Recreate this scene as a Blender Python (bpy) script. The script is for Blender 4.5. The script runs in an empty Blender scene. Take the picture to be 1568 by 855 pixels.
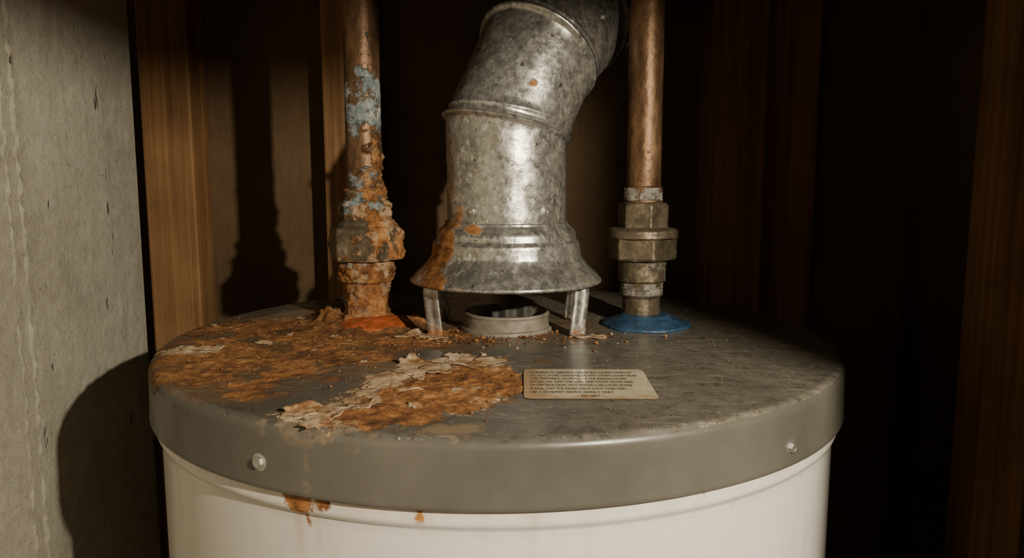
import bpy, math, random
from mathutils import Vector, Matrix, noise
random.seed(7)
CM=0.01
Z0=1.45            # height of the lid top above the floor
scene=bpy.context.scene
coll=scene.collection
TX,TY=-1.0,0.0     # tank axis (cm)

# ------------------------------------------------------------------ helpers
def W(x,y,z): return (x*CM,y*CM,Z0+z*CM)
def empty(name,x,y,z):
    e=bpy.data.objects.new(name,None); e.empty_display_size=0.05
    e.location=W(x,y,z); coll.objects.link(e); return e
def adopt(o,p):
    o.parent=p; o.matrix_parent_inverse=Matrix.Translation(-Vector(p.location))
def mesh_obj(name,verts,faces,mat=None,parent=None,smooth=True,attrs=None,raw=False):
    me=bpy.data.meshes.new(name)
    me.from_pydata(verts if raw else [W(*v) for v in verts],[],faces)
    if smooth: me.polygons.foreach_set('use_smooth',[True]*len(me.polygons))
    if attrs:
        for k,vals in attrs.items():
            a=me.attributes.new(k,'FLOAT','POINT'); a.data.foreach_set('value',vals)
    if mat: me.materials.append(mat)
    me.update()
    o=bpy.data.objects.new(name,me); coll.objects.link(o)
    if parent: adopt(o,parent)
    return o
def box(name,x0,x1,y0,y1,z0,z1,mat,parent=None,bev=0.15,zabs=False):
    if zabs: z0-=Z0*100; z1-=Z0*100
    v=[(x,y,z) for z in(z0,z1) for y in(y0,y1) for x in(x0,x1)]
    f=[(0,2,3,1),(4,5,7,6),(0,1,5,4),(2,6,7,3),(0,4,6,2),(1,3,7,5)]
    o=mesh_obj(name,v,f,mat,parent,smooth=False)
    if bev:
        b=o.modifiers.new('b','BEVEL'); b.width=bev*CM; b.segments=2
    return o
def fr(x,y,z,s=1.0,o=4):
    return noise.fractal(Vector((x*s,y*s,z*s)),0.8,2.1,o)
def clamp(a,lo=0.,hi=1.): return max(lo,min(hi,a))
def sstep(a,b,x):
    t=clamp((x-a)/(b-a)); return t*t*(3-2*t)
def sdf(poly,x,y):
    d=1e9; ins=False; n=len(poly); j=n-1
    for i in range(n):
        x1,y1=poly[j]; x2,y2=poly[i]
        ex,ey=x2-x1,y2-y1; wx,wy=x-x1,y-y1
        t=clamp((wx*ex+wy*ey)/(ex*ex+ey*ey+1e-9))
        dx,dy=wx-ex*t,wy-ey*t; dd=dx*dx+dy*dy
        if dd<d: d=dd
        if (y1>y)!=(y2>y) and x<(x2-x1)*(y-y1)/(y2-y1)+x1: ins=not ins
        j=i
    d=math.sqrt(d); return d if ins else -d

class NB:
    def __init__(s,name):
        s.m=bpy.data.materials.new(name); s.m.use_nodes=True; s.nt=s.m.node_tree
        s.nt.nodes.clear()
        s.out=s.nt.nodes.new('ShaderNodeOutputMaterial'); s.b=s.nt.nodes.new('ShaderNodeBsdfPrincipled')
        s.nt.links.new(s.b.outputs[0],s.out.inputs[0])
        s.tc=s.nt.nodes.new('ShaderNodeTexCoord').outputs['Object']
    def n(s,t): return s.nt.nodes.new(t)
    def put(s,inp,v):
        if hasattr(v,'is_output'): s.nt.links.new(v,inp)
        elif isinstance(v,(tuple,list)) and len(v)==3 and inp.type=='RGBA': inp.default_value=(*v,1)
        else: inp.default_value=v
    def set(s,k,v): s.put(s.b.inputs[k],v)
    def vec(s,sc):
        m=s.n('ShaderNodeMapping'); s.put(m.inputs[0],s.tc); m.inputs['Scale'].default_value=sc; return m.outputs[0]
    def noise(s,sc,det=6,ro=.6,vec=None,dist=0):
        k=s.n('ShaderNodeTexNoise'); s.put(k.inputs['Vector'],vec or s.tc)
        k.inputs['Scale'].default_value=sc;k.inputs['Detail'].default_value=det;k.inputs['Roughness'].default_value=ro
        k.inputs['Distortion'].default_value=dist; return k.outputs['Fac']
    def vor(s,sc,feat='F1',out='Distance',vec=None):
        k=s.n('ShaderNodeTexVoronoi'); k.feature=feat; s.put(k.inputs['Vector'],vec or s.tc)
        k.inputs['Scale'].default_value=sc; return k.outputs[out]
    def warped(s,sc,amt):
        # object coordinates pushed about by noise, for irregular cracks
        k=s.n('ShaderNodeTexNoise'); s.put(k.inputs['Vector'],s.tc); k.inputs['Scale'].default_value=sc; k.inputs['Detail'].default_value=6
        a=s.n('ShaderNodeVectorMath'); a.operation='MULTIPLY_ADD'
        s.put(a.inputs[0],k.outputs['Color']); a.inputs[1].default_value=(amt,amt,amt); s.put(a.inputs[2],s.tc); return a.outputs[0]
    def ramp(s,f,stops):
        k=s.n('ShaderNodeValToRGB'); s.put(k.inputs[0],f); e=k.color_ramp.elements
        while len(e)<len(stops): e.new(.5)
        for i,(p,c) in enumerate(stops):
            e[i].position=p; e[i].color=(c,c,c,1) if not isinstance(c,tuple) else (*c,1)
        return k.outputs[0]
    def mix(s,f,a,b,mode='MIX'):
        k=s.n('ShaderNodeMix'); k.data_type='RGBA'; k.blend_type=mode
        s.put(k.inputs[0],f); s.put(k.inputs[6],a); s.put(k.inputs[7],b); return k.outputs[2]
    def math(s,op,a,b=0.,c=None):
        k=s.n('ShaderNodeMath'); k.operation=op; s.put(k.inputs[0],a); s.put(k.inputs[1],b)
        if c is not None: s.put(k.inputs[2],c)
        return k.outputs[0]
    def attr(s,nm):
        k=s.n('ShaderNodeAttribute'); k.attribute_name=nm; return k.outputs['Fac']
    def bump(s,h,st=.5,d=.001,nrm=None):
        k=s.n('ShaderNodeBump'); s.put(k.inputs['Height'],h);k.inputs['Strength'].default_value=st
        k.inputs['Distance'].default_value=d
        if nrm is not None: s.put(k.inputs['Normal'],nrm)
        return k.outputs[0]
    def mask(s,attr,sc=120,amp=.6,soft=.05,det=8,ro=.65,thr=.5):
        nz=s.noise(sc,det,ro)
        v=s.math('ADD',s.attr(attr),s.math('MULTIPLY',s.math('SUBTRACT',nz,.5),amp*2))
        return s.ramp(v,[(max(0,thr-soft),0.),(min(1,thr+soft),1.)])
def rust_col(k,light=1.):
    a=k.noise(130,10,.72); b=k.noise(30,5,.6)
    v=k.math('ADD',k.math('MULTIPLY',a,.6),k.math('MULTIPLY',b,.4))
    L=light
    return k.ramp(v,[(.38,(.050*L,.020*L,.007*L)),(.47,(.17*L,.066*L,.016*L)),(.54,(.32*L,.135*L,.035*L)),(.65,(.52*L,.28*L,.12*L))])

# ------------------------------------------------------------------ materials
def m_lid():
    k=NB('painted_steel_lid')
    n1=k.noise(14,6,.6); n2=k.noise(260,4,.7)
    base=k.ramp(n1,[(.3,(.092,.086,.072)),(.7,(.138,.128,.106))])
    dust=k.ramp(k.math('ADD',k.math('MULTIPLY',k.noise(60,10,.75),.8),k.math('MULTIPLY',k.attr('dust'),.3)),[(.50,0.),(.70,.55)])
    base=k.mix(k.math('MULTIPLY',dust,k.attr('top')),base,(.26,.235,.185))
    spk=k.ramp(k.noise(420,3,.5),[(.66,0.),(.71,.75)])
    base=k.mix(k.math('MULTIPLY',spk,k.attr('top')),base,(.44,.40,.33))
    scr=k.ramp(k.noise(55,5,.6,vec=k.vec((.35,1.6,1)),dist=1.5),[(.60,0.),(.63,.6),(.66,0.)])
    base=k.mix(k.math('MULTIPLY',scr,k.attr('top')),base,(.38,.34,.28))
    dk=k.ramp(k.noise(130,7,.74),[(.53,0.),(.65,.65)])
    base=k.mix(k.math('MULTIPLY',dk,k.attr('top')),base,(.045,.038,.027))
    rc=rust_col(k,1.1)
    halo=k.mask('rust',30,.7,.30,thr=.36)
    base=k.mix(k.math('MULTIPLY',k.math('MULTIPLY',halo,.6),k.attr('top')),base,(.20,.12,.05))
    ra=k.mask('rust',34,1.25,.09,12,.72)
    col=k.mix(ra,base,rc)
    tan=k.mask('tan',90,.6,.12)
    col=k.mix(k.math('MULTIPLY',tan,.6),col,(.34,.24,.14))
    cm=k.mask('cream',45,1.0,.02,12,.7)
    wv=k.warped(45,.016)
    ed=k.vor(34,'DISTANCE_TO_EDGE',vec=wv); crack=k.ramp(ed,[(.0,1.),(.035,0.)])
    cc=k.ramp(k.noise(60,9,.72),[(.38,(.19,.09,.035)),(.47,(.40,.27,.15)),(.66,(.60,.49,.35))])
    cc=k.mix(k.math('MULTIPLY',crack,.75),cc,(.10,.05,.02))
    col=k.mix(cm,col,cc)
    rb=k.mask('rustb',38,1.1,.03,12,.7)
    chip=k.ramp(k.noise(60,8,.65,vec=wv),[(.60,0.),(.62,.85)])
    rcb=k.mix(chip,rc,(.46,.33,.20))
    col=k.mix(rb,col,rcb)
    k.set('Base Color',col)
    allr=k.math('MAXIMUM',k.math('MAXIMUM',ra,rb),cm)
    ro=k.mix(allr,k.ramp(k.noise(50,8,.7),[(.35,.26),(.75,.50)]),(.85,.85,.85))
    k.set('Roughness',ro); k.set('Specular IOR Level',.55)
    h=k.math('MULTIPLY',k.math('MAXIMUM',ra,rb),k.math('ADD',k.noise(90,10,.72),k.math('MULTIPLY',k.noise(400,4,.7),.4)))
    h=k.math('ADD',h,k.math('MULTIPLY',k.math('SUBTRACT',cm,rb),.9))
    h=k.math('SUBTRACT',h,k.math('MULTIPLY',k.math('MULTIPLY',crack,k.math('MAXIMUM',k.math('SUBTRACT',cm,rb),0.)),.6))
    h=k.math('ADD',h,k.math('MULTIPLY',k.math('MULTIPLY',chip,rb),.4))
    h=k.math('ADD',h,k.math('MULTIPLY',n2,.03))
    k.set('Normal',k.bump(h,.85,.0018))
    return k.m
def m_galv():
    k=NB('galvanized_steel')
    sp=k.vor(280,out='Color'); sp2=k.noise(130,9,.72)
    v=k.math('ADD',k.math('MULTIPLY',sp,.2),k.math('MULTIPLY',sp2,.8))
    col=k.ramp(v,[(.32,(.25,.245,.22)),(.5,(.46,.45,.415)),(.68,(.69,.68,.64))])
    st=k.ramp(k.noise(34,9,.72,vec=k.vec((1,1,.5))),[(.48,0.),(.68,.65)])
    col=k.mix(st,col,(.18,.165,.135))
    pit=k.ramp(k.noise(170,5,.65),[(.62,0.),(.68,.85)])
    col=k.mix(pit,col,(.08,.065,.045))
    wh=k.ramp(k.noise(210,5,.7,vec=k.vec((1,1,.6))),[(.56,0.),(.63,.85)])  # whitish streaks painted into the colour for bright glints on the metal
    col=k.mix(wh,col,(.88,.86,.80))
    r=k.mask('rust',60,.9,.12,10,.72)
    col=k.mix(r,col,rust_col(k,1.0))
    k.set('Base Color',col)
    k.set('Metallic',k.math('MULTIPLY',k.math('SUBTRACT',1.,r),.76))
    k.set('Roughness',k.mix(r,k.ramp(sp2,[(.3,.22),(.7,.42)]),(.9,.9,.9)))
    h=k.math('ADD',k.math('MULTIPLY',k.noise(42,5,.6),1.0),k.math('MULTIPLY',k.noise(260,5,.7),.25))
    h=k.math('ADD',h,k.math('MULTIPLY',r,k.noise(220,8,.7)))
    k.set('Normal',k.bump(h,.5,.0012)); return k.m
def m_pipe():
    k=NB('corroded_copper')
    v=k.noise(60,8,.72,vec=k.vec((1,1,.3)))
    cop=k.ramp(v,[(.32,(.060,.032,.016)),(.5,(.175,.098,.050)),(.68,(.32,.195,.108))])
    sc_=k.ramp(k.noise(120,7,.72,vec=k.vec((1,1,.5))),[(.52,0.),(.64,.7)])
    cop=k.mix(sc_,cop,(.085,.050,.03))
    br=k.ramp(k.noise(90,8,.7),[(.3,(.065,.052,.034)),(.55,(.165,.133,.088)),(.75,(.30,.25,.18))])
    col=k.mix(k.attr('brass'),cop,br)
    pa=k.mask('patina',100,.8,.07)
    pc=k.ramp(k.noise(90,6,.7),[(.35,(.10,.15,.18)),(.5,(.26,.30,.30)),(.62,(.52,.51,.46))])
    col=k.mix(pa,col,pc)
    r=k.mask('rust',70,.6,.05)
    rc=rust_col(k,1.15)
    cr=k.ramp(k.noise(75,9,.74),[(.50,0.),(.57,.9)])
    rc=k.mix(k.math('MULTIPLY',cr,k.attr('crust')),rc,(.54,.38,.23))
    col=k.mix(r,col,rc)
    t=k.mask('tape',110,.55,.06)
    col=k.mix(t,col,k.ramp(k.noise(160,5,.7),[(.35,(.18,.16,.13)),(.6,(.40,.38,.33))]))
    k.set('Base Color',col)
    nm=k.math('MAXIMUM',k.math('MAXIMUM',pa,r),t)
    k.set('Metallic',k.math('MULTIPLY',k.math('SUBTRACT',1.,nm),.6))
    k.set('Roughness',k.mix(nm,k.ramp(v,[(.3,.40),(.7,.58)]),(.85,.85,.85)))
    h=k.math('ADD',k.math('MULTIPLY',nm,k.noise(150,10,.78)),k.math('MULTIPLY',k.noise(200,4,.6),.2))
    k.set('Normal',k.bump(h,1.,.0022)); return k.m
def m_body():
    k=NB('white_enamel')
    c=k.ramp(k.noise(9,4,.5),[(.3,(.72,.69,.63)),(.7,(.80,.775,.72))])
    st=k.ramp(k.noise(60,6,.7,vec=k.vec((1,1,.12))),[(.55,0.),(.75,.35)])
    c=k.mix(st,c,(.50,.45,.37))
    drip=k.mask('stain',60,.5,.25); c=k.mix(k.math('MULTIPLY',drip,.45),c,(.48,.33,.18))
    r=k.mask('rust',90,.8,.08); c=k.mix(r,c,rust_col(k,1.3))
    k.set('Base Color',c); k.set('Roughness',k.mix(r,(.28,.28,.28),(.9,.9,.9)))
    k.set('Coat Weight',.3)
    k.set('Normal',k.bump(k.math('ADD',k.math('MULTIPLY',k.noise(25,3,.5),.3),k.math('MULTIPLY',r,k.noise(300,8,.7))),.35,.0012)); return k.m
def m_simple(name,c,ro=.5,me=0.,var=.25,sc=80,bd=.0006):
    k=NB(name); n=k.noise(sc,6,.65)
    k.set('Base Color',k.ramp(n,[(.3,tuple(x*(1-var) for x in c)),(.7,tuple(min(1,x*(1+var)) for x in c))]))
    k.set('Roughness',ro); k.set('Metallic',me); k.set('Normal',k.bump(k.noise(sc*3,6,.7),.5,bd)); return k.m
def m_wood(name,dark=1.,off=0.):
    k=NB(name); D=dark
    g=k.noise(150,6,.65,vec=k.vec((1,1,.018)))
    g2=k.noise(26,4,.55,vec=k.vec((1,1,.05)),dist=.6)
    bl=k.noise(14,4,.6)
    v=k.math('ADD',k.math('ADD',k.math('MULTIPLY',g,.5),k.math('MULTIPLY',g2,.3)),k.math('MULTIPLY',bl,.2))
    c=k.ramp(v,[(.36,(.105*D,.050*D,.018*D)),(.5,(.25*D,.130*D,.050*D)),(.64,(.37*D,.21*D,.088*D))])
    kn=k.vor(9,vec=k.vec((1,1,.6))); km=k.ramp(kn,[(.08,1.),(.16,0.)])
    c=k.mix(km,c,(.05*D,.022*D,.009*D))
    k.set('Base Color',c); k.set('Roughness',.75); k.set('Normal',k.bump(v,.4,.001)); return k.m
def m_concrete():
    k=NB('cast_concrete')
    a=k.noise(6,8,.65); b=k.noise(90,8,.75)
    v=k.math('ADD',k.math('MULTIPLY',a,.55),k.math('MULTIPLY',b,.45))
    c=k.ramp(v,[(.32,(.26,.245,.19)),(.5,(.41,.385,.315)),(.66,(.54,.51,.425))])
    p=k.ramp(k.noise(48,3,.5,vec=k.vec((1,1,.45))),[(.27,.8),(.32,0.)]); c=k.mix(p,c,(.12,.11,.085))
    sp=k.ramp(k.noise(420,3,.6),[(.32,.6),(.40,0.)]); c=k.mix(sp,c,(.17,.16,.125))
    vs=k.ramp(k.noise(30,6,.6,vec=k.vec((1,1,.06))),[(.52,0.),(.7,.4)]); c=k.mix(vs,c,(.24,.22,.17))
    k.set('Base Color',c); k.set('Roughness',.92)
    h=k.math('SUBTRACT',k.math('ADD',k.math('MULTIPLY',k.noise(30,6,.6),.9),k.math('MULTIPLY',b,.7)),p)
    k.set('Normal',k.bump(h,1.,.003)); return k.m
def m_back():
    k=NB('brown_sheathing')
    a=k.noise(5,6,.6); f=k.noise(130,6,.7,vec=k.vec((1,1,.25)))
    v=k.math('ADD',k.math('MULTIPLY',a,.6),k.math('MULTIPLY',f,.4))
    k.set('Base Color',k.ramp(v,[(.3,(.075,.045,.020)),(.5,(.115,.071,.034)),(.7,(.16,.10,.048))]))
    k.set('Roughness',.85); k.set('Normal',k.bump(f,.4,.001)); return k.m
def m_label():
    k=NB('label_paper')
    c=k.ramp(k.noise(50,6,.7),[(.3,(.54,.47,.33)),(.7,(.72,.65,.49))])
    r=k.ramp(k.math('ADD',k.noise(110,8,.7),k.math('MULTIPLY',k.attr('rust'),.35)),[(.58,0.),(.72,.75)])
    c=k.mix(r,c,(.42,.24,.10)); k.set('Base Color',c); k.set('Roughness',.28); k.set('Coat Weight',.4)
    k.set('Normal',k.bump(k.noise(30,3,.5),.3,.002)); return k.m
def m_debris():
    k=NB('rust_crumbs'); 
    k.set('Base Color',k.ramp(k.attr('rnd'),[(0.,(.05,.03,.015)),(.3,(.26,.10,.03)),(.65,(.38,.19,.07)),(.9,(.48,.40,.30)),(1.,(.60,.56,.50))]))
    k.set('Roughness',.9); k.set('Normal',k.bump(k.noise(500,4,.7),.6,.0006)); return k.m
def m_flake():
    k=NB('peeling_paint')
    c=k.ramp(k.noise(60,8,.72),[(.40,(.22,.09,.03)),(.48,(.38,.25,.13)),(.64,(.60,.49,.35))])
    k.set('Base Color',c); k.set('Roughness',.8); k.set('Normal',k.bump(k.noise(150,8,.7),.6,.0012)); return k.m

LID=m_lid(); GALV=m_galv(); PIPE=m_pipe(); BODY=m_body(); CONC=m_concrete()
WOOD=m_wood('fir_lumber',1.0); WOODD=m_wood('fir_lumber_dark',.85)
BACK=m_back()
DARK=m_simple('near_black_steel',(.025,.022,.02),.75,.3)  # near-black steel for the flue hole and the base pan
TANP=m_simple('flue_collar_paint',(.22,.195,.155),.5,.1,.4,90)
RED=m_simple('red_plastic',(.36,.085,.025),.6,0,.45,90)
BLUE=m_simple('blue_plastic',(.028,.07,.13),.45,0,.5,90)
STEEL=m_simple('zinc_screw',(.6,.59,.55),.3,.85,.25,200)
INK=m_simple('label_ink',(.21,.17,.11),.6)
FLOORM=m_simple('floor_concrete',(.18,.16,.13),.9,0,.3,20)
CEILM=m_simple('ceiling_board',(.16,.11,.07),.9,0,.3,20)
LABEL=m_label(); DEB=m_debris(); FLAKE=m_flake()

# ------------------------------------------------------------------ room
wl=box('wall_left',-62,-37,-110,17.5,0,240,CONC,None,0,zabs=True)
def ridge(name,y0,amp,wid,parent):
    vs=[];fs=[];N=900
    for i in range(N+1):
        z=i*240/N-145; yy=y0+.25*fr(0,0,z,.15,4)+.25*fr(3,1,z,.9,4)
        w=wid*(1+.6*fr(9,0,z,.8,3)); h=amp*clamp(.45+1.1*fr(5,2,z,.8,4),-.1,1.4)
        for j,(a,b) in enumerate([(-1,-.2),(-.4,.7),(0,1),(.4,.6),(1,-.2)]): vs.append((-37.01+h*b,yy+a*w,z))
        if i: 
            for j in range(4):
                q=(i-1)*5+j; fs.append((q,q+1,q+6,q+5))
    return mesh_obj(name,vs,fs,CONC,parent)
ridge('form_seam_1',-1.2,.32,.35,wl); ridge('form_seam_2',-2.6,.2,.3,wl)
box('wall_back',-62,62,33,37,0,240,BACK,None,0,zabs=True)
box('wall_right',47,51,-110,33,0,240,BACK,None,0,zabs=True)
box('floor',-62,62,-160,37,-5,0,FLOORM,None,0,zabs=True)
box('ceiling',-62,62,-110,37,240,245,CEILM,None,0,zabs=True)
def stud(x0,x1,y0,y1,mat): return box('wall_stud',x0,x1,y0,y1,0,240,mat,None,.25,zabs=True)
stud(-41.2,-35.6,28,33,WOOD)
stud(-21.0,-15.8,28,33,WOOD)
stud(21.8,28.0,27,33,WOODD)
stud(28.6,34.8,30,33,WOODD)
stud(42.3,47,8,12.2,WOOD)
sf=empty('shadow_frame',33,-60,-145)  # unseen boards added out of view to shape the lamp's light
box('shadow_board_right',33.9,47,-61,-59,0,240,WOODD,sf,.02,zabs=True)  # added blocker: its edge cuts the light off on the right
box('shadow_board_top',-37,33.9,-61,-59,145+28.7,240,WOODD,sf,.02,zabs=True)  # added blocker: its lower edge sets the upper shadow line

# ------------------------------------------------------------------ lathe
def lathe(name,cx,cy,prof,mat,parent=None,n=96,dz=.08,disp=None,attrf=None,hexrot=0.,caps=True,tilt=None):
    rows=[]
    for (z0,r0,k0),(z1,r1,k1) in zip(prof[:-1],prof[1:]):
        L=math.hypot(z1-z0,r1-r0); st=max(1,int(L/dz))
        for i in range(st):
            t=i/st; rows.append((z0+(z1-z0)*t,r0+(r1-r0)*t,k0+(k1-k0)*t))
    rows.append(prof[-1])
    vs=[];at={}
    for z,r,kx in rows:
        for i in range(n):
            th=2*math.pi*i/n
            rr=r
            if kx>0:
                q=((th+hexrot)%(math.pi/3))-math.pi/6
                rr=r*(1-kx)+kx*r*math.cos(math.pi/6)/math.cos(q)
                rr=min(rr,r*.985)
            c,s=math.cos(th),math.sin(th)
            if disp: rr+=disp(cx+rr*c,cy+rr*s,z,th)
            x,y=cx+rr*c,cy+rr*s
            vs.append((x,y,z))
            if attrf:
                for k_,v_ in attrf(x,y,z,th).items(): at.setdefault(k_,[]).append(v_)
    m=len(rows);fs=[]
    for j in range(m-1):
        for i in range(n):
            i2=(i+1)%n; a,b=j*n+i,j*n+i2
            fs.append((a,b,b+n,a+n))
    if caps:
        fs.append(tuple(reversed(range(n)))); fs.append(tuple(range((m-1)*n,m*n)))
    return mesh_obj(name,vs,fs,mat,parent,attrs=at or None)

# ------------------------------------------------------------------ water heater
wh=empty('water_heater',TX,TY,-145)
A=[(-25.5,2),(-22,7),(-16,7.5),(-11,5),(-6,1.5),(-2.5,-1),(-4,-4.5),(-9,-6.0),(-9.8,-10.5),(-12.5,-13),(-14.5,-17.5),(-18,-16),(-20,-16),(-25,-11)]
BO=[(-12.3,-21.3),(-10.6,-19.8),(-8.9,-17.4),(-9.0,-14.6),(-8.2,-12.4),(-6.2,-9.9),(-4.8,-9.2),(-4.2,-7.8),(-1.1,-8.6),(.2,-12.2),(.6,-15.5),(-1.2,-19.5),(-4.5,-22.6),(-7.7,-23.8),(-10.8,-23.2)]
BI=[(-9.4,-22.3),(-7.6,-19.6),(-7.4,-16.6),(-6.0,-13.6),(-4.6,-12.4),(-3.2,-10.8),(-1.2,-11.2),(.6,-12.4),(1.1,-16),(-.9,-20.0),(-4.2,-22.9),(-7.3,-23.6)]
C1=[(-25.2,-7.4),(-24,-5.4),(-21.5,-5.2),(-20.3,-6.6),(-22,-7.8)]
C2=[(-23,5),(-20,11),(-14,13),(-15,9),(-19,5)]
T1=[(-5,-24),(-4,-22.6),(-1.5,-22.6),(-1.2,-24.2),(-3,-24.6)]
def gauss(x,y,cx,cy,s,a=1.): return a*math.exp(-((x-cx)**2+(y-cy)**2)/(2*s*s))
def lid_fields(x,y):
    # irregular edges: wobble the lookup position
    wx=.7*fr(x,y,11,.45,5); wy=.7*fr(x,y,23,.45,5)
    xx,yy=x+wx,y+wy
    ra=clamp(.5+.06+sdf(A,xx,yy)/6.5,0,.68)
    ra=max(ra,gauss(x,y,-14.4,-18,.9,.75),gauss(x,y,6.3,-1.5,1.1,.75),gauss(x,y,-6.5,-.5,2.2,.9),gauss(x,y,-12,4,4.0,1.),
           gauss(x,y,1.8,-9.5,.8,.55),gauss(x,y,-20,-17,.8,.5), gauss(x,y,-.5,2,5.5,.52))
    cr=clamp(.5+sdf(BO,xx,yy)/2.6,0,1); cr=max(cr,clamp(.5+sdf(C1,xx,yy)/1.8,0,1))
    rb=clamp(.5+sdf(BI,xx,yy)/3.0,0,1)
    tn=max(clamp(.42+sdf(T1,x,y)/2.5,0,.75),clamp(.42+sdf(C2,x,y)/3,0,.7),clamp(.5+sdf(BO,x,y)/5,0,.62))
    return ra,cr,rb,tn
NS=1100
rs=[0.]+[24.5*(i/240) for i in range(1,241)]
prof=[(r,0.) for r in rs]
for i in range(1,9):
    a=math.pi/2*i/8; prof.append((24.5+.6*math.sin(a),-.6*(1-math.cos(a))))
for z in [-.9,-1.4,-1.9,-2.4,-2.9,-3.3]: prof.append((25.1+.03*abs(z+.6),z))
prof+= [(25.2,-3.5),(25.15,-3.58),(24.95,-3.5),(24.9,-3.2)]
vs=[(TX,TY,0.)];at={k:[0.] for k in('rust','cream','rustb','tan','top','dust')}; at['top']=[1.]
for j,(r,z) in enumerate(prof[1:]):
    for i in range(NS):
        th=2*math.pi*i/NS; x=TX+r*math.cos(th); y=TY+r*math.sin(th)
        ra,cr,rb,tn=lid_fields(x,y)
        if z==0. or z>-.5:
            fz=0
            if r<24.9 and (ra>.3 or cr>.2):
                n_=fr(x,y,0,1.0,5)
                fz=sstep(.4,.7,ra)*.10*max(0,n_+.25)
                e=sstep(.40,.6,cr)
                fz=max(fz,e*(.10+.08*n_)) - sstep(.45,.6,rb)*.05+sstep(.45,.7,rb)*.15*max(0,fr(x,y,7,1.3,5))
            dent=.03*fr(x,y,3,.12,2)*sstep(24.6,20,r)
            zz=z+fz+dent
        else:
            k_=sstep(-2.0,-.5,z)
            ra*=k_*.7;cr*=k_*.5;rb*=k_*.5;tn*=k_
            for dx_,l_ in [(-23.2,3.2),(-21.6,1.8),(-19.2,2.2),(-16.5,1.4)]:
                if y<0: ra=max(ra,.62*math.exp(-((x-dx_)/.28)**2)*sstep(-l_,-.3,z))
            tn=max(tn,.42*math.exp(-((x+10.2))**2/.3)*(1 if y<0 else 0))
            zz=z
        vs.append((x,y,zz))
        at['rust'].append(ra);at['cream'].append(cr);at['rustb'].append(rb);at['tan'].append(tn)
        at['top'].append(1. if z>-.2 else 0.)
        at['dust'].append(sstep(-6,12,x)*.6*(1 if z>-.2 else 0)+.15)
# keep noise-only rust away from clean areas: negative field far from any patch
at['rust']=[v-.25*sstep(.25,0.,v) for v in at['rust']]
at['cream']=[v if v>.02 else -.6 for v in at['cream']]
at['rustb']=[v if v>.02 else -.8 for v in at['rustb']]
fs=[(0,1+i,1+(i+1)%NS) for i in range(NS)]
for j in range(len(prof)-2):
    b=1+j*NS
    for i in range(NS):
        i2=(i+1)%NS; fs.append((b+i,b+NS+i,b+NS+i2,b+i2))
mesh_obj('lid',vs,fs,LID,wh,attrs=at)

def body_attr(x,y,z,th):
    r=0.;s=0.
    if y<0 and z>-14:
        for cx,w,zb,a in [(-10.8,1.1,-4.6,1.),(-4.4,.40,-4.3,.75),(11.6,.7,-3.8,.68),(-9.4,.6,-4.3,.85),(9.8,.4,-3.8,.6),(-10.3,.25,-5.6,.75)]:
            r=max(r,a*math.exp(-((x-cx)/w)**2)*sstep(zb-.9,zb+.6,z))
        r=max(r,.55*math.exp(-((x+4.1)/.22)**2-((z+6.6)/.5)**2))
        for cx,w,l,a in [(-10.9,.5,9,.8),(-9.8,.3,6,.7),(-4.4,.25,6,.5),(-20,.6,9,.5),(-13.8,.3,8,.5),(11.6,.3,4,.5)]:
            s=max(s,a*math.exp(-((x-cx)/w)**2)*clamp(1+(z+3.5)/l))
        s=max(s,.45*sstep(-5.2,-3.6,z))
    return {'rust':r,'stain':s}
bp=[(-3.2,24.80,0),(-4.35,24.85,0),(-4.6,24.75,0),(-4.75,24.55,0),(-5.2,24.50,0),(-14,24.50,0)]
lathe('tank_body',TX,TY,bp,BODY,wh,n=720,dz=.14,attrf=body_attr,caps=False)
lathe('tank_shell',TX,TY,[(-13.9,24.5,0),(-130,24.5,0),(-141,24.5,0)],BODY,wh,n=180,dz=30,caps=False)
lathe('base_pan',TX,TY,[(-141.5,24.4,0),(-140,25.2,0),(-142,25.3,0),(-145,25.3,0)],DARK,wh,n=96,dz=30)
def screw(name,x,y,z,nx,ny,r,mat,parent,nz=0):
    N=Vector((nx,ny,nz)).normalized(); U=Vector((0,0,1)).cross(N).normalized(); V=N.cross(U)
    P=Vector((x,y,z)); vs=[];fs=[]
    pr=[(1.35,-.05,0),(1.35,.07,0),(1.0,.16,0),(.86,.17,0),(.86,.18,1),(.86,.50,1),(.70,.58,1),(.5,.52,0),(.0001,.50,0)]
    n=36
    for (a,h,hx) in pr:
        for i in range(n):
            t=2*math.pi*i/n
            q=1.
            if hx: q=math.cos(math.pi/6)/math.cos(((t+.2)%(math.pi/3))-math.pi/6)
            vs.append(tuple(P+(U*math.cos(t)+V*math.sin(t))*a*r*q+N*h*r))
    for j in range(len(pr)-1):
        for i in range(n):
            i2=(i+1)%n; fs.append((j*n+i,j*n+i2,j*n+n+i2,j*n+n+i))
    return mesh_obj(name,vs,fs,mat,parent,smooth=False)
for i,(dx,dy,z) in enumerate([(-11.9,-22.2,-2.2),(16.3,-19.2,-2.5),(20,14,-2.4),(-20,15,-2.4)]):
    L=math.hypot(dx,dy); screw('lid_screw_%d'%(i+1),TX+dx/L*25.15,TY+dy/L*25.15,z,dx,dy,.35,STEEL,wh)
HX,HY=-.45,2.
lathe('flue_collar',HX,HY,[(-.1,3.75,0),(.25,3.7,0),(.3,3.45,0),(1.15,3.42,0),(1.3,3.5,0),(1.45,3.42,0),(1.45,3.2,0),(.5,3.15,0)],TANP,wh,n=96,
      disp=lambda x,y,z,t:.04*fr(x,y,z,1.5,4),caps=False)
lathe('flue_throat',HX,HY,[(.45,3.2,0),(.5,.01,0)],DARK,wh,n=48,caps=False)  # flat near-black disc across the collar, drawn as the dark hole
vs=[];fs=[]
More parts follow.
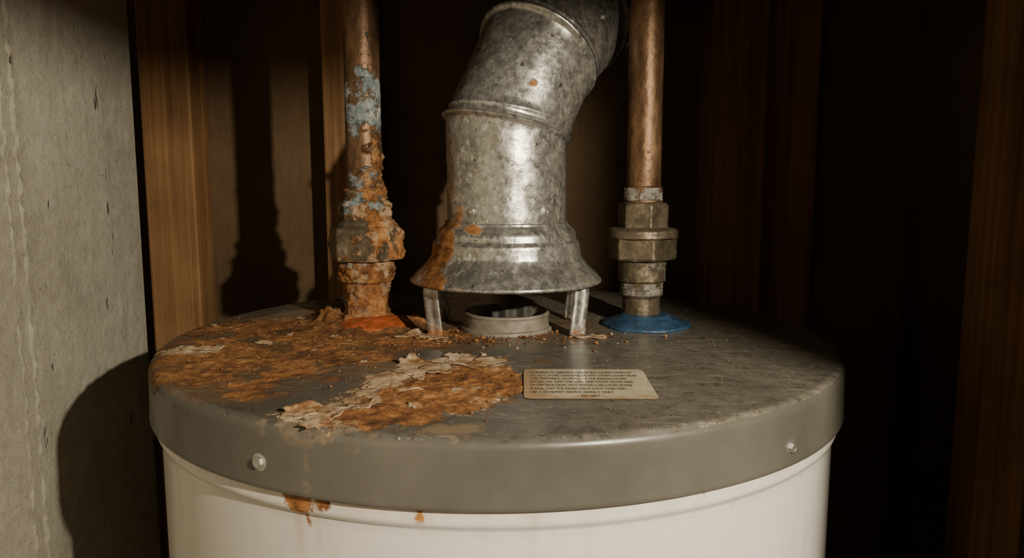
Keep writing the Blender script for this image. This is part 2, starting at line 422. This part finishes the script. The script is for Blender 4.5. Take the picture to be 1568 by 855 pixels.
for i in range(40):
    t=i/39*3.2-1.1; q=math.sin(i*.35)*.25
    vs+= [(HX+t,HY-.6+q,.6),(HX+t,HY-.3+q,1.95+.06*math.sin(i*2.1))]
    if i: b=2*i; fs.append((b-2,b,b+1,b-1))
bf=mesh_obj('flue_baffle',vs,fs,m_simple('baffle_steel',(.06,.055,.05),.7,.2),wh,smooth=False)
md=bf.modifiers.new('s','SOLIDIFY'); md.thickness=.0012
def label():
    vs=[];fs=[];ru=[];nx,ny=30,26; w,h,rr=7.5,6.7,.45
    cx,cy,an=4.45,-15.2,math.radians(-.8)
    for j in range(ny+1):
        for i in range(nx+1):
            u=(i/nx-.5)*w; v=(j/ny-.5)*h
            ax,ay=abs(u)-(w/2-rr),abs(v)-(h/2-rr)
            if ax>0 and ay>0:
                L=math.hypot(ax,ay)
                if L>rr: u=math.copysign(w/2-rr+ax*rr/L,u); v=math.copysign(h/2-rr+ay*rr/L,v)
            x=cx+u*math.cos(an)-v*math.sin(an); y=cy+u*math.sin(an)+v*math.cos(an)
            vs.append((x,y,.055)); ru.append(clamp(.9-(u+w/2)/2.2)+clamp(.6-(v+h/2)/1.8))
    for j in range(ny):
        for i in range(nx):
            a=j*(nx+1)+i; fs.append((a,a+1,a+nx+2,a+nx+1))
    mesh_obj('warning_label',vs,fs,LABEL,wh,attrs={'rust':ru})
    rows=["WARNING: FLAMMABLE VAPORS MAY IGNITE WHEN LIT",
          "DO NOT STORE GASOLINE OR ANY OTHER LIQUID NEAR",
          "THIS APPLIANCE. READ ALL OF THE INSTRUCTIONS",
          "BEFORE USE. KEEP THE VENT AND DRAFT HOOD FREE",
          "OF OBSTRUCTION. HOT WATER CAN CAUSE SEVERE",
          "BURNS. TEST THE RELIEF VALVE EACH YEAR AND",
          "USE A QUALIFIED SERVICE AGENCY ONLY.",
          "                                         NO. 4417"]
    c=bpy.data.curves.new('label_text','FONT'); c.body="\n".join(rows); c.size=.0040; c.space_line=1.3; c.space_character=1.0
    c.offset=.00006
    t=bpy.data.objects.new('label_text',c); coll.objects.link(t)
    bpy.context.view_layer.update()
    wdt=t.dimensions.x; hgt=t.dimensions.y
    t.scale=(.066/wdt,.056/max(hgt,1e-4),1)
    t.location=W(cx-3.35,cy+2.3,.075); t.rotation_euler=(0,0,an)
    c.materials.append(INK); adopt(t,wh)
label()

# ------------------------------------------------------------------ draft hood
dh=empty('draft_hood',HX,HY,0)
def hood_rust(x,y,z,th=0):
    if y>HY+1: return {'rust':.1}
    t=clamp((9.5-z)/5.5); lx=-4.3-2.0*t
    r=.84*math.exp(-((x-lx)/(1.15+.6*t))**2)
    L=sstep(1,-4,x)
    r=max(r,.7*math.exp(-((x+6.6)/1.3)**2-((z-4.3)/.7)**2), .40*L*math.exp(-((z-4.2)/.3)**2), .68*math.exp(-((x+3)/1.4)**2-((z-8.3)/.5)**2))
    return {'rust':r-.06}
hp=[(3.95,7.35,0),(3.9,7.5,0),(4.0,7.62,0),(4.15,7.6,0),(4.6,7.2,0),(5.3,6.45,0),(5.75,6.1,0),(5.95,5.98,0),(6.1,5.92,0),(6.9,5.85,0),(7.1,5.8,0),(7.25,5.6,0),(7.35,5.55,0),(7.8,5.5,0),(8.05,5.35,0),(8.3,5.05,0),(8.5,4.9,0),(8.7,4.87,0)]
hood=lathe('hood_skirt',HX,HY,hp,GALV,dh,n=160,dz=.1,attrf=hood_rust,caps=False,disp=lambda x,y,z,t:.05*fr(x,y,z,.5,3)+.03*math.sin(t*3+z)*sstep(6,4,z))
md=hood.modifiers.new('s','SOLIDIFY'); md.thickness=.001; md.offset=-1
def leg(name,ang,wa):
    c,s=math.cos(ang),math.sin(ang); wc,ws=math.cos(wa),math.sin(wa)
    path=[(5.3,4.9),(5.9,4.8),(6.4,4.5),(6.68,4.0),(6.75,3.4),(6.65,2.4),(6.5,1.2),(6.42,.45),(6.4,.22),(6.5,.1),(6.8,.07),(7.3,.07)]
    pts=[]
    for (a,b),(c2,d2) in zip(path[:-1],path[1:]):
        for i in range(4): t=i/4; pts.append((a+(c2-a)*t,b+(d2-b)*t))
    pts.append(path[-1]); vs=[];fs=[];ru=[]
    hw=.62; m=10
    for k_,(r,z) in enumerate(pts):
        for i in range(m+1):
            o=(i/m*2-1)*hw; rib=.16*math.exp(-(abs(o)-.36)**2/.02)
            rr=r+rib*.6
            vs.append((HX+rr*c-o*wc,HY+rr*s-o*ws,z)); ru.append(clamp(.10+.38*sstep(2,0,z)+(.12 if c<0 else 0)))
    for k_ in range(len(pts)-1):
        for i in range(m):
            a=k_*(m+1)+i; fs.append((a,a+1,a+m+2,a+m+1))
    o=mesh_obj(name,vs,fs,GALV,dh,attrs={'rust':ru})
    md=o.modifiers.new('s','SOLIDIFY'); md.thickness=.0018; md.offset=0
for i,(a,b) in enumerate([(-32,22),(32,-40),(148,40),(212,-22)]): leg('hood_leg_%d'%(i+1),math.radians(a),math.radians(b))

# ------------------------------------------------------------------ flue pipe (mitred elbow)
fp=empty('flue_pipe',HX,HY,8.5)
R=4.7
P=[Vector(p) for p in [(HX,HY,8.3),(HX,HY,15.9),(2.0,3.8,21.7),(5.2,9.0,25.6),(15.6,32.9,35)]]
D=[(P[i+1]-P[i]).normalized() for i in range(len(P)-1)]
def fl_attr(v):
    r=-.15
    for (x,y,z,s,a) in [(1.6,-1.9,19.0,.30,.68),(-3.9,-.9,9.2,.8,.58),(-4.2,-.2,9.3,.5,.7),(-2.6,-2.2,11,1.5,.15)]:
        r=max(r,a*math.exp(-((v.x-x)**2+(v.y-y)**2+(v.z-z)**2)/(2*s*s)))
    return r if r>.03 else -.15
U=Vector((1,0,0)); N=128
allv=[];allf=[];ru=[]
for i,d in enumerate(D):
    if i==0: U=(U-d*U.dot(d)).normalized()
    else:
        q=D[i-1].rotation_difference(d); U=(q@U).normalized()
    V=d.cross(U)
    L=(P[i+1]-P[i]).length
    n0=d if i==0 else (D[i-1]+d).normalized()
    n1=d if i==len(D)-1 else (D[i]+D[i+1]).normalized()
    st=[(0,o,dr) for o,dr in ([(0,.02),(.35,.0),(.36,0)] if i==0 else [(0,.34),(.10,.32),(.20,.20),(.28,.03),(.36,-.03),(.70,-.03),(.80,.07),(.95,.07),(1.05,-.02)])]
    en=[(1,o,dr) for o,dr in ([(-1.0,-.02),(-.40,-.02),(-.28,.03),(-.20,.20),(-.10,.32),(0,.34)] if i<len(D)-1 else [(0,0)])]
    rows=list(st)
    for kx in range(1,14): rows.append((kx/14,None,0.))
    rows+=en
    base=len(allv)
    for (f,o,dr) in rows:
        for a in range(N):
            t=2*math.pi*a/N; rr=R+dr+(.0 if i==0 else .05*i)
            off=(U*math.cos(t)+V*math.sin(t))*rr
            h0=-off.dot(n0)/d.dot(n0); h1=-off.dot(n1)/d.dot(n1)
            s0=h0+(1.12 if i else .4); s1=L+h1-1.02
            if o is None: s=s0+(s1-s0)*f
            elif f==0: s=h0+o
            else: s=L+h1+o
            p=P[i]+off+d*s
            nn=off.normalized(); p=p+nn*(.06*fr(p.x,p.y,p.z,.4,4))
            allv.append(tuple(p)); ru.append(fl_attr(p))
    for j in range(len(rows)-1):
        for a in range(N):
            a2=(a+1)%N; allf.append((base+j*N+a,base+j*N+a2,base+(j+1)*N+a2,base+(j+1)*N+a))
mesh_obj('elbow_pipe',allv,allf,GALV,fp,attrs={'rust':ru})
for i,(a,z) in enumerate([(-122,9.6),(-52,9.6),(60,9.6)]):
    c,s=math.cos(math.radians(a)),math.sin(math.radians(a))
    screw('pipe_screw_%d'%(i+1),HX+c*(R+.04),HY+s*(R+.04),z,c,s,.27,STEEL,fp)
q=(P[2]+P[3])*.5; dd=D[2]; sd=dd.cross(Vector((0,0,1))).normalized(); nn=(sd*.93+Vector((0,0,1))*.15-Vector((0,1,0))*.35); nn=(nn-dd*nn.dot(dd)).normalized()
pp=q+nn*(R+.1); screw('pipe_screw_4',pp.x,pp.y,pp.z,nn.x,nn.y,.27,STEEL,fp,nn.z)

# ------------------------------------------------------------------ copper pipes
LX,LY=-12.05,4.0; RX,RY=10.75,4.0
cp=empty('copper_pipe',LX,LY,0)
def lw(z,th):
    c=math.cos(th)
    if z<3.7: return .95
    if z<5.5: return .85
    if z<9.0: return .58+.20*c
    if z<11.2: return .58+.15*c
    if z<15.5: return .40+.28*c-(z-11.2)*.03
    return clamp(.30-(z-15.5)*.02+.05*c,.15,.5)
def ldisp(x,y,z,th):
    w=lw(z,th); nz=fr(x,y,z,.8,5)
    e=sstep(.50,.80,w+nz*.6)
    d=e*(.14+.20*fr(x+9,y,z,1.7,6))
    if z>16: d*=.25
    if z<.9: d+=.3*max(0,nz)
    return d+(.05*nz*w if z<16 else .01*nz)
def lattr(x,y,z,th):
    w=lw(z,th); nz=fr(x,y,z,.8,5)
    pat=.05
    if z>11: pat=.50*math.exp(-((z-17.8)/2.8)**2)+.34*math.exp(-((z-12)/1.4)**2)+.12+.25*fr(x,y,z,.6,3)
    elif z>9: pat=.55
    elif z>5.4: pat=.15
    else: pat=.35
    br=1. if 3.6<z<10.4 else 0.
    tp=.55*math.exp(-((z-10.9)/.35)**2)
    if 4.9<z<5.5: tp=.5
    return {'rust':clamp(w*.85+nz*.28),'patina':clamp(pat),'brass':br,'tape':tp*(.9 if math.cos(th)<.3 else .5),'crust':.9 if 3.5<z<10.5 else .45}
def threads(z0,z1,r,a=.07,p=.28):
    out=[];z=z0;i=0
    while z<z1: out.append((z,r+(a if i%2 else -a*.3),0)); z+=p/2; i+=1
    return out
lp=[(-.05,1.85,0),(.3,1.72,0),(2.7,1.70,0)]+threads(2.75,3.55,1.75)+[(3.6,1.8,0),(3.62,2.05,0),(3.75,2.15,0),(5.2,2.15,0),(5.35,2.0,0),(5.4,2.3,0),(5.45,2.95,.9),(5.6,3.1,1),(7.9,3.1,1),(8.1,2.95,.9),(8.2,2.4,0),(8.6,2.2,0),(8.75,2.15,.8),(8.9,2.15,1),(10.0,2.15,1),(10.2,2.0,.8),(10.25,1.7,0)]+threads(10.3,11.3,1.6)+[(11.35,1.5,0),(11.6,1.43,0),(95,1.43,0)]
lpA=[p for p in lp if p[0]<20]+[(30,1.43,0)]
lathe('riser_lower',LX,LY,lpA,PIPE,cp,n=150,dz=.09,disp=ldisp,attrf=lattr,hexrot=.15)
lathe('riser_upper',LX,LY,[(29.9,1.42,0),(94.9,1.42,0)],PIPE,cp,n=48,dz=4)
def rough_ring(name,x,y,prof,mat,parent,amp,sc=1.,ax=1.):
    return lathe(name,x,y,prof,mat,parent,n=120,dz=.1,disp=lambda a,b,z,t:amp*fr(a,b,z,sc,4))
rough_ring('pipe_washer',LX+.3,LY-.5,[(0.0,3.5,0),(.25,3.45,0),(.55,2.8,0),(.8,2.1,0),(.85,1.4,0)],RED,cp,.25,.8)
vs=[];fs=[];ru=[];n=200;m=50
for j in range(m+1):
    f=j/m
    for i in range(n):
        t=2*math.pi*i/n
        ro=5.2+1.3*fr(math.cos(t)*2,math.sin(t)*2,3,1,4)+ .8*sstep(-.2,-1,math.cos(t))
        r=1.7+(ro-1.7)*f
        x=LX-.2+r*math.cos(t)*1.08; y=LY+r*math.sin(t)*.9
        h=.85*(1-f)**1.1+(.65*max(0,fr(x,y,1,.7,6)+.15)+.12*fr(x,y,5,2.2,4))*(1-f**4)
        front=sstep(-.2,-.9,math.sin(t)*1.0)*sstep(-.55,.25,math.cos(t))*sstep(.85,.3,f)
        h-=front*.7
        if f>.97: h=-.1
        vs.append((x,y,h)); ru.append(.9)
for j in range(m):
    for i in range(n):
        i2=(i+1)%n; fs.append((j*n+i,j*n+n+i,j*n+n+i2,j*n+i2))
mesh_obj('rust_crust',vs,fs,PIPE,cp,attrs={'rust':ru,'crust':[.15]*len(ru)})

cq=empty('copper_pipe',RX,RY,0)
def rdisp(x,y,z,th): 
    return .015*fr(x,y,z,1.2,4)+(.06*max(0,fr(x,y,z,1.5,4)) if z<11.5 else 0)
def rattr(x,y,z,th):
    nz=fr(x,y,z,.9,4)
    pat=.06
    if z>11: pat=.06+.25*math.exp(-((z-11.8)/.7)**2)
    elif z>8.2: pat=.12
    elif z>5.5: pat=.12
    elif z>3.6: pat=.28
    else: pat=.2
    tp=.54 if (10.15<z<11.3) else (.52 if 2.5<z<3.55 else (.38 if 3.6<z<5.3 else .0))
    ru_=.16+.2*nz
    if 11.5<z<14.5: ru_+=.10
    return {'rust':clamp(ru_),'patina':pat,'brass':1. if z<10.15 and z>3.6 else (.9 if z<=3.6 else 0.),'tape':tp,'crust':.2}
rp=[(-.05,1.55,0),(2.3,1.55,0)]+threads(2.4,3.5,1.72,.06)+[(3.6,1.75,0),(3.65,1.95,0),(5.3,1.95,0),(5.4,2.0,0),(5.45,2.7,.9),(5.6,2.85,1),(7.2,2.85,1),(7.25,2.9,0),(7.85,2.85,0),(8.0,2.6,0),(8.05,2.2,0),(8.1,2.1,1),(9.85,2.1,1),(10.05,1.95,.8),(10.1,1.6,0)]+threads(10.15,11.3,1.52,.05)+[(11.35,1.5,0),(11.4,1.38,0),(30,1.38,0)]
lathe('riser_lower',RX,RY,rp,PIPE,cq,n=150,dz=.1,disp=rdisp,attrf=rattr,hexrot=.35)
lathe('riser_upper',RX,RY,[(29.9,1.37,0),(94.9,1.37,0)],PIPE,cq,n=48,dz=4)
rough_ring('pipe_washer',RX+.3,RY-.6,[(0.0,3.65,0),(.22,3.6,0),(.4,3.1,0),(.75,2.2,0),(.95,1.9,0),(.95,1.3,0)],BLUE,cq,.12,.7)

# ------------------------------------------------------------------ crumbs and peeling paint
vs=[];fs=[];rn=[]
ico=[(0,0,1),(.89,0,.45),(.28,.85,.45),(-.72,.53,.45),(-.72,-.53,.45),(.28,-.85,.45),(.72,.53,-.45),(-.28,.85,-.45),(-.89,0,-.45),(-.28,-.85,-.45),(.72,-.53,-.45),(0,0,-1)]
icf=[(0,1,2),(0,2,3),(0,3,4),(0,4,5),(0,5,1),(1,6,2),(2,7,3),(3,8,4),(4,9,5),(5,10,1),(6,7,2),(7,8,3),(8,9,4),(9,10,5),(10,6,1),(11,7,6),(11,8,7),(11,9,8),(11,10,9),(11,6,10)]
def crumb(x,y,z,s,c):
    b=len(vs); sx,sy,sz=s*random.uniform(.6,1.4),s*random.uniform(.6,1.4),s*random.uniform(.3,.9); a=random.random()*6.28
    for p in ico:
        k_=random.uniform(.7,1.3); px,py=p[0]*sx*k_,p[1]*sy*k_
        vs.append((x+px*math.cos(a)-py*math.sin(a),y+px*math.sin(a)+py*math.cos(a),z+sz*.5+p[2]*sz*k_)); rn.append(c)
    for f in icf: fs.append(tuple(b+q_ for q_ in f))
def inlid(x,y): return math.hypot(x-TX,y-TY)<24.3
cnt=0
while cnt<2000:
    t=random.random()
    if t<.30: x,y=random.gauss(-15,5),random.gauss(-3,6); c=random.choice([.1,.2,.3,.35,.45,.5])
    elif t<.56: x,y=random.gauss(-1,5.5),random.gauss(-2.0,2.0); c=random.choice([.05,.1,.3,.5,.65,.8])
    elif t<.70: x,y=random.gauss(-5,3.5),random.gauss(-16,4); c=random.choice([.1,.2,.3,.4])
    else: x,y=random.uniform(-25,24),random.uniform(-24,20); c=random.choice([.05,.05,.3,.6,.9,.95])
    if not inlid(x,y): continue
    if .5<x<8.3 and -18.8<y<-11.6 and random.random()<.9: continue
    if math.hypot(x-HX,y-HY)<3.6: continue
    s=random.choice([.02,.025,.03,.04,.05,.08]) if t<.70 else random.choice([.02,.03,.035,.045])
    if t<.56 and t>.30 and random.random()<.10: s=.15
    crumb(x,y,.03,s,c); cnt+=1
mesh_obj('rust_debris',vs,fs,DEB,None,smooth=False,attrs={'rnd':rn})

fv=[];ff=[]
def flake(x,y,s,ang,curl,z=.1,asp=1.6):
    b=len(fv); n=26; rings=6; ph=random.uniform(0,99)
    rad=[1+.75*fr(math.cos(2*math.pi*i/n)*1.1+ph,math.sin(2*math.pi*i/n)*1.1,ph,1,4)+random.uniform(-.09,.09) for i in range(n)]
    fv.append((x,y,z))
    for j in range(1,rings+1):
        for i in range(n):
            t=2*math.pi*i/n; r=s*rad[i]*j/rings
            u=r*math.cos(t)*asp; v=r*math.sin(t)
            h=z+curl*(v/s)**2*s*(1 if v>0 else .1)+.14*s*fr(x+u,y+v,z,1.5,3)
            vv=v*(1-.25*abs(curl)*(v/s if v>0 else 0))
            fv.append((x+u*math.cos(ang)-vv*math.sin(ang),y+u*math.sin(ang)+vv*math.cos(ang),max(h,.02)))
    for i in range(n): ff.append((b,b+1+i,b+1+(i+1)%n))
    for j in range(rings-1):
        for i in range(n):
            a=b+1+j*n+i; a2=b+1+j*n+(i+1)%n; ff.append((a,a+n,a2+n,a2))
def along(poly,i0,i1,step):
    out=[]
    for i in range(i0,i1):
        (x1,y1),(x2,y2)=poly[i%len(poly)],poly[(i+1)%len(poly)]
        L=math.hypot(x2-x1,y2-y1); k_=max(1,int(L/step))
        for j in range(k_): t=j/k_; out.append((x1+(x2-x1)*t,y1+(y2-y1)*t,math.atan2(y2-y1,x2-x1)))
    return out
for (x,y,a) in along(BI,0,6,2.6):
    if random.random()<.8: flake(x+random.uniform(-.7,.1),y+random.uniform(0,.9),random.choice([.4,.6,.8,1.1]),a+math.pi+random.uniform(-.6,.6),random.uniform(.1,.35),.10,random.uniform(1,1.6))
for (x,y,s) in [(-6.6,-10.6,.9),(-3.4,-8.9,1.1),(-1.4,-9.8,.7),(-11.0,-21.2,.8)]:
    flake(x,y,s,random.uniform(-.7,.9),random.uniform(.1,.3),.11,random.uniform(1,1.7))
for _ in range(6):
    x,y=random.gauss(-5,2),random.gauss(-16,3)
    if sdf(BI,x,y)>0: flake(x,y,random.uniform(.15,.45),random.uniform(0,6),random.uniform(.1,.5),.12)
for _ in range(18):
    x,y=random.gauss(-15,4.5),random.gauss(0,5)
    if inlid(x,y): flake(x,y,random.uniform(.12,.35),random.uniform(0,6),random.uniform(.1,.5),.08)
for x,y,s in [(-23.5,-6.3,.6),(-22,-6.5,.8),(-14.4,6,.5),(-7.5,-1,.9),(-6.2,-2.0,.7),(6.2,-1.7,.8),(-17,3.5,.6)]: flake(x,y,s,random.uniform(-.4,.4),.2,.1)
fo=mesh_obj('paint_flakes',fv,ff,FLAKE,None)
md=fo.modifiers.new('s','SOLIDIFY'); md.thickness=.0005

# ------------------------------------------------------------------ lights, world, camera
def lamp(name,typ,loc,energy,col,**kw):
    l=bpy.data.lights.new(name,typ); l.energy=energy; l.color=col
    for k_,v_ in kw.items(): setattr(l,k_,v_)
    o=bpy.data.objects.new(name,l); o.location=loc; coll.objects.link(o); return o
lamp('work_lamp','POINT',W(38,-75,30),39,(1.,.89,.70),shadow_soft_size=.009)
w=bpy.data.worlds.new('w'); scene.world=w; w.use_nodes=True
bg=w.node_tree.nodes['Background']; bg.inputs[0].default_value=(.95,.76,.50,1); bg.inputs[1].default_value=.15

cam=bpy.data.cameras.new('camera'); co=bpy.data.objects.new('camera',cam); coll.objects.link(co)
cam.sensor_width=36; cam.lens=36*1200/1568; cam.clip_start=.01
co.location=W(0,-60.5,12.3); co.rotation_euler=(math.radians(90-7.56),0,0)
scene.camera=co
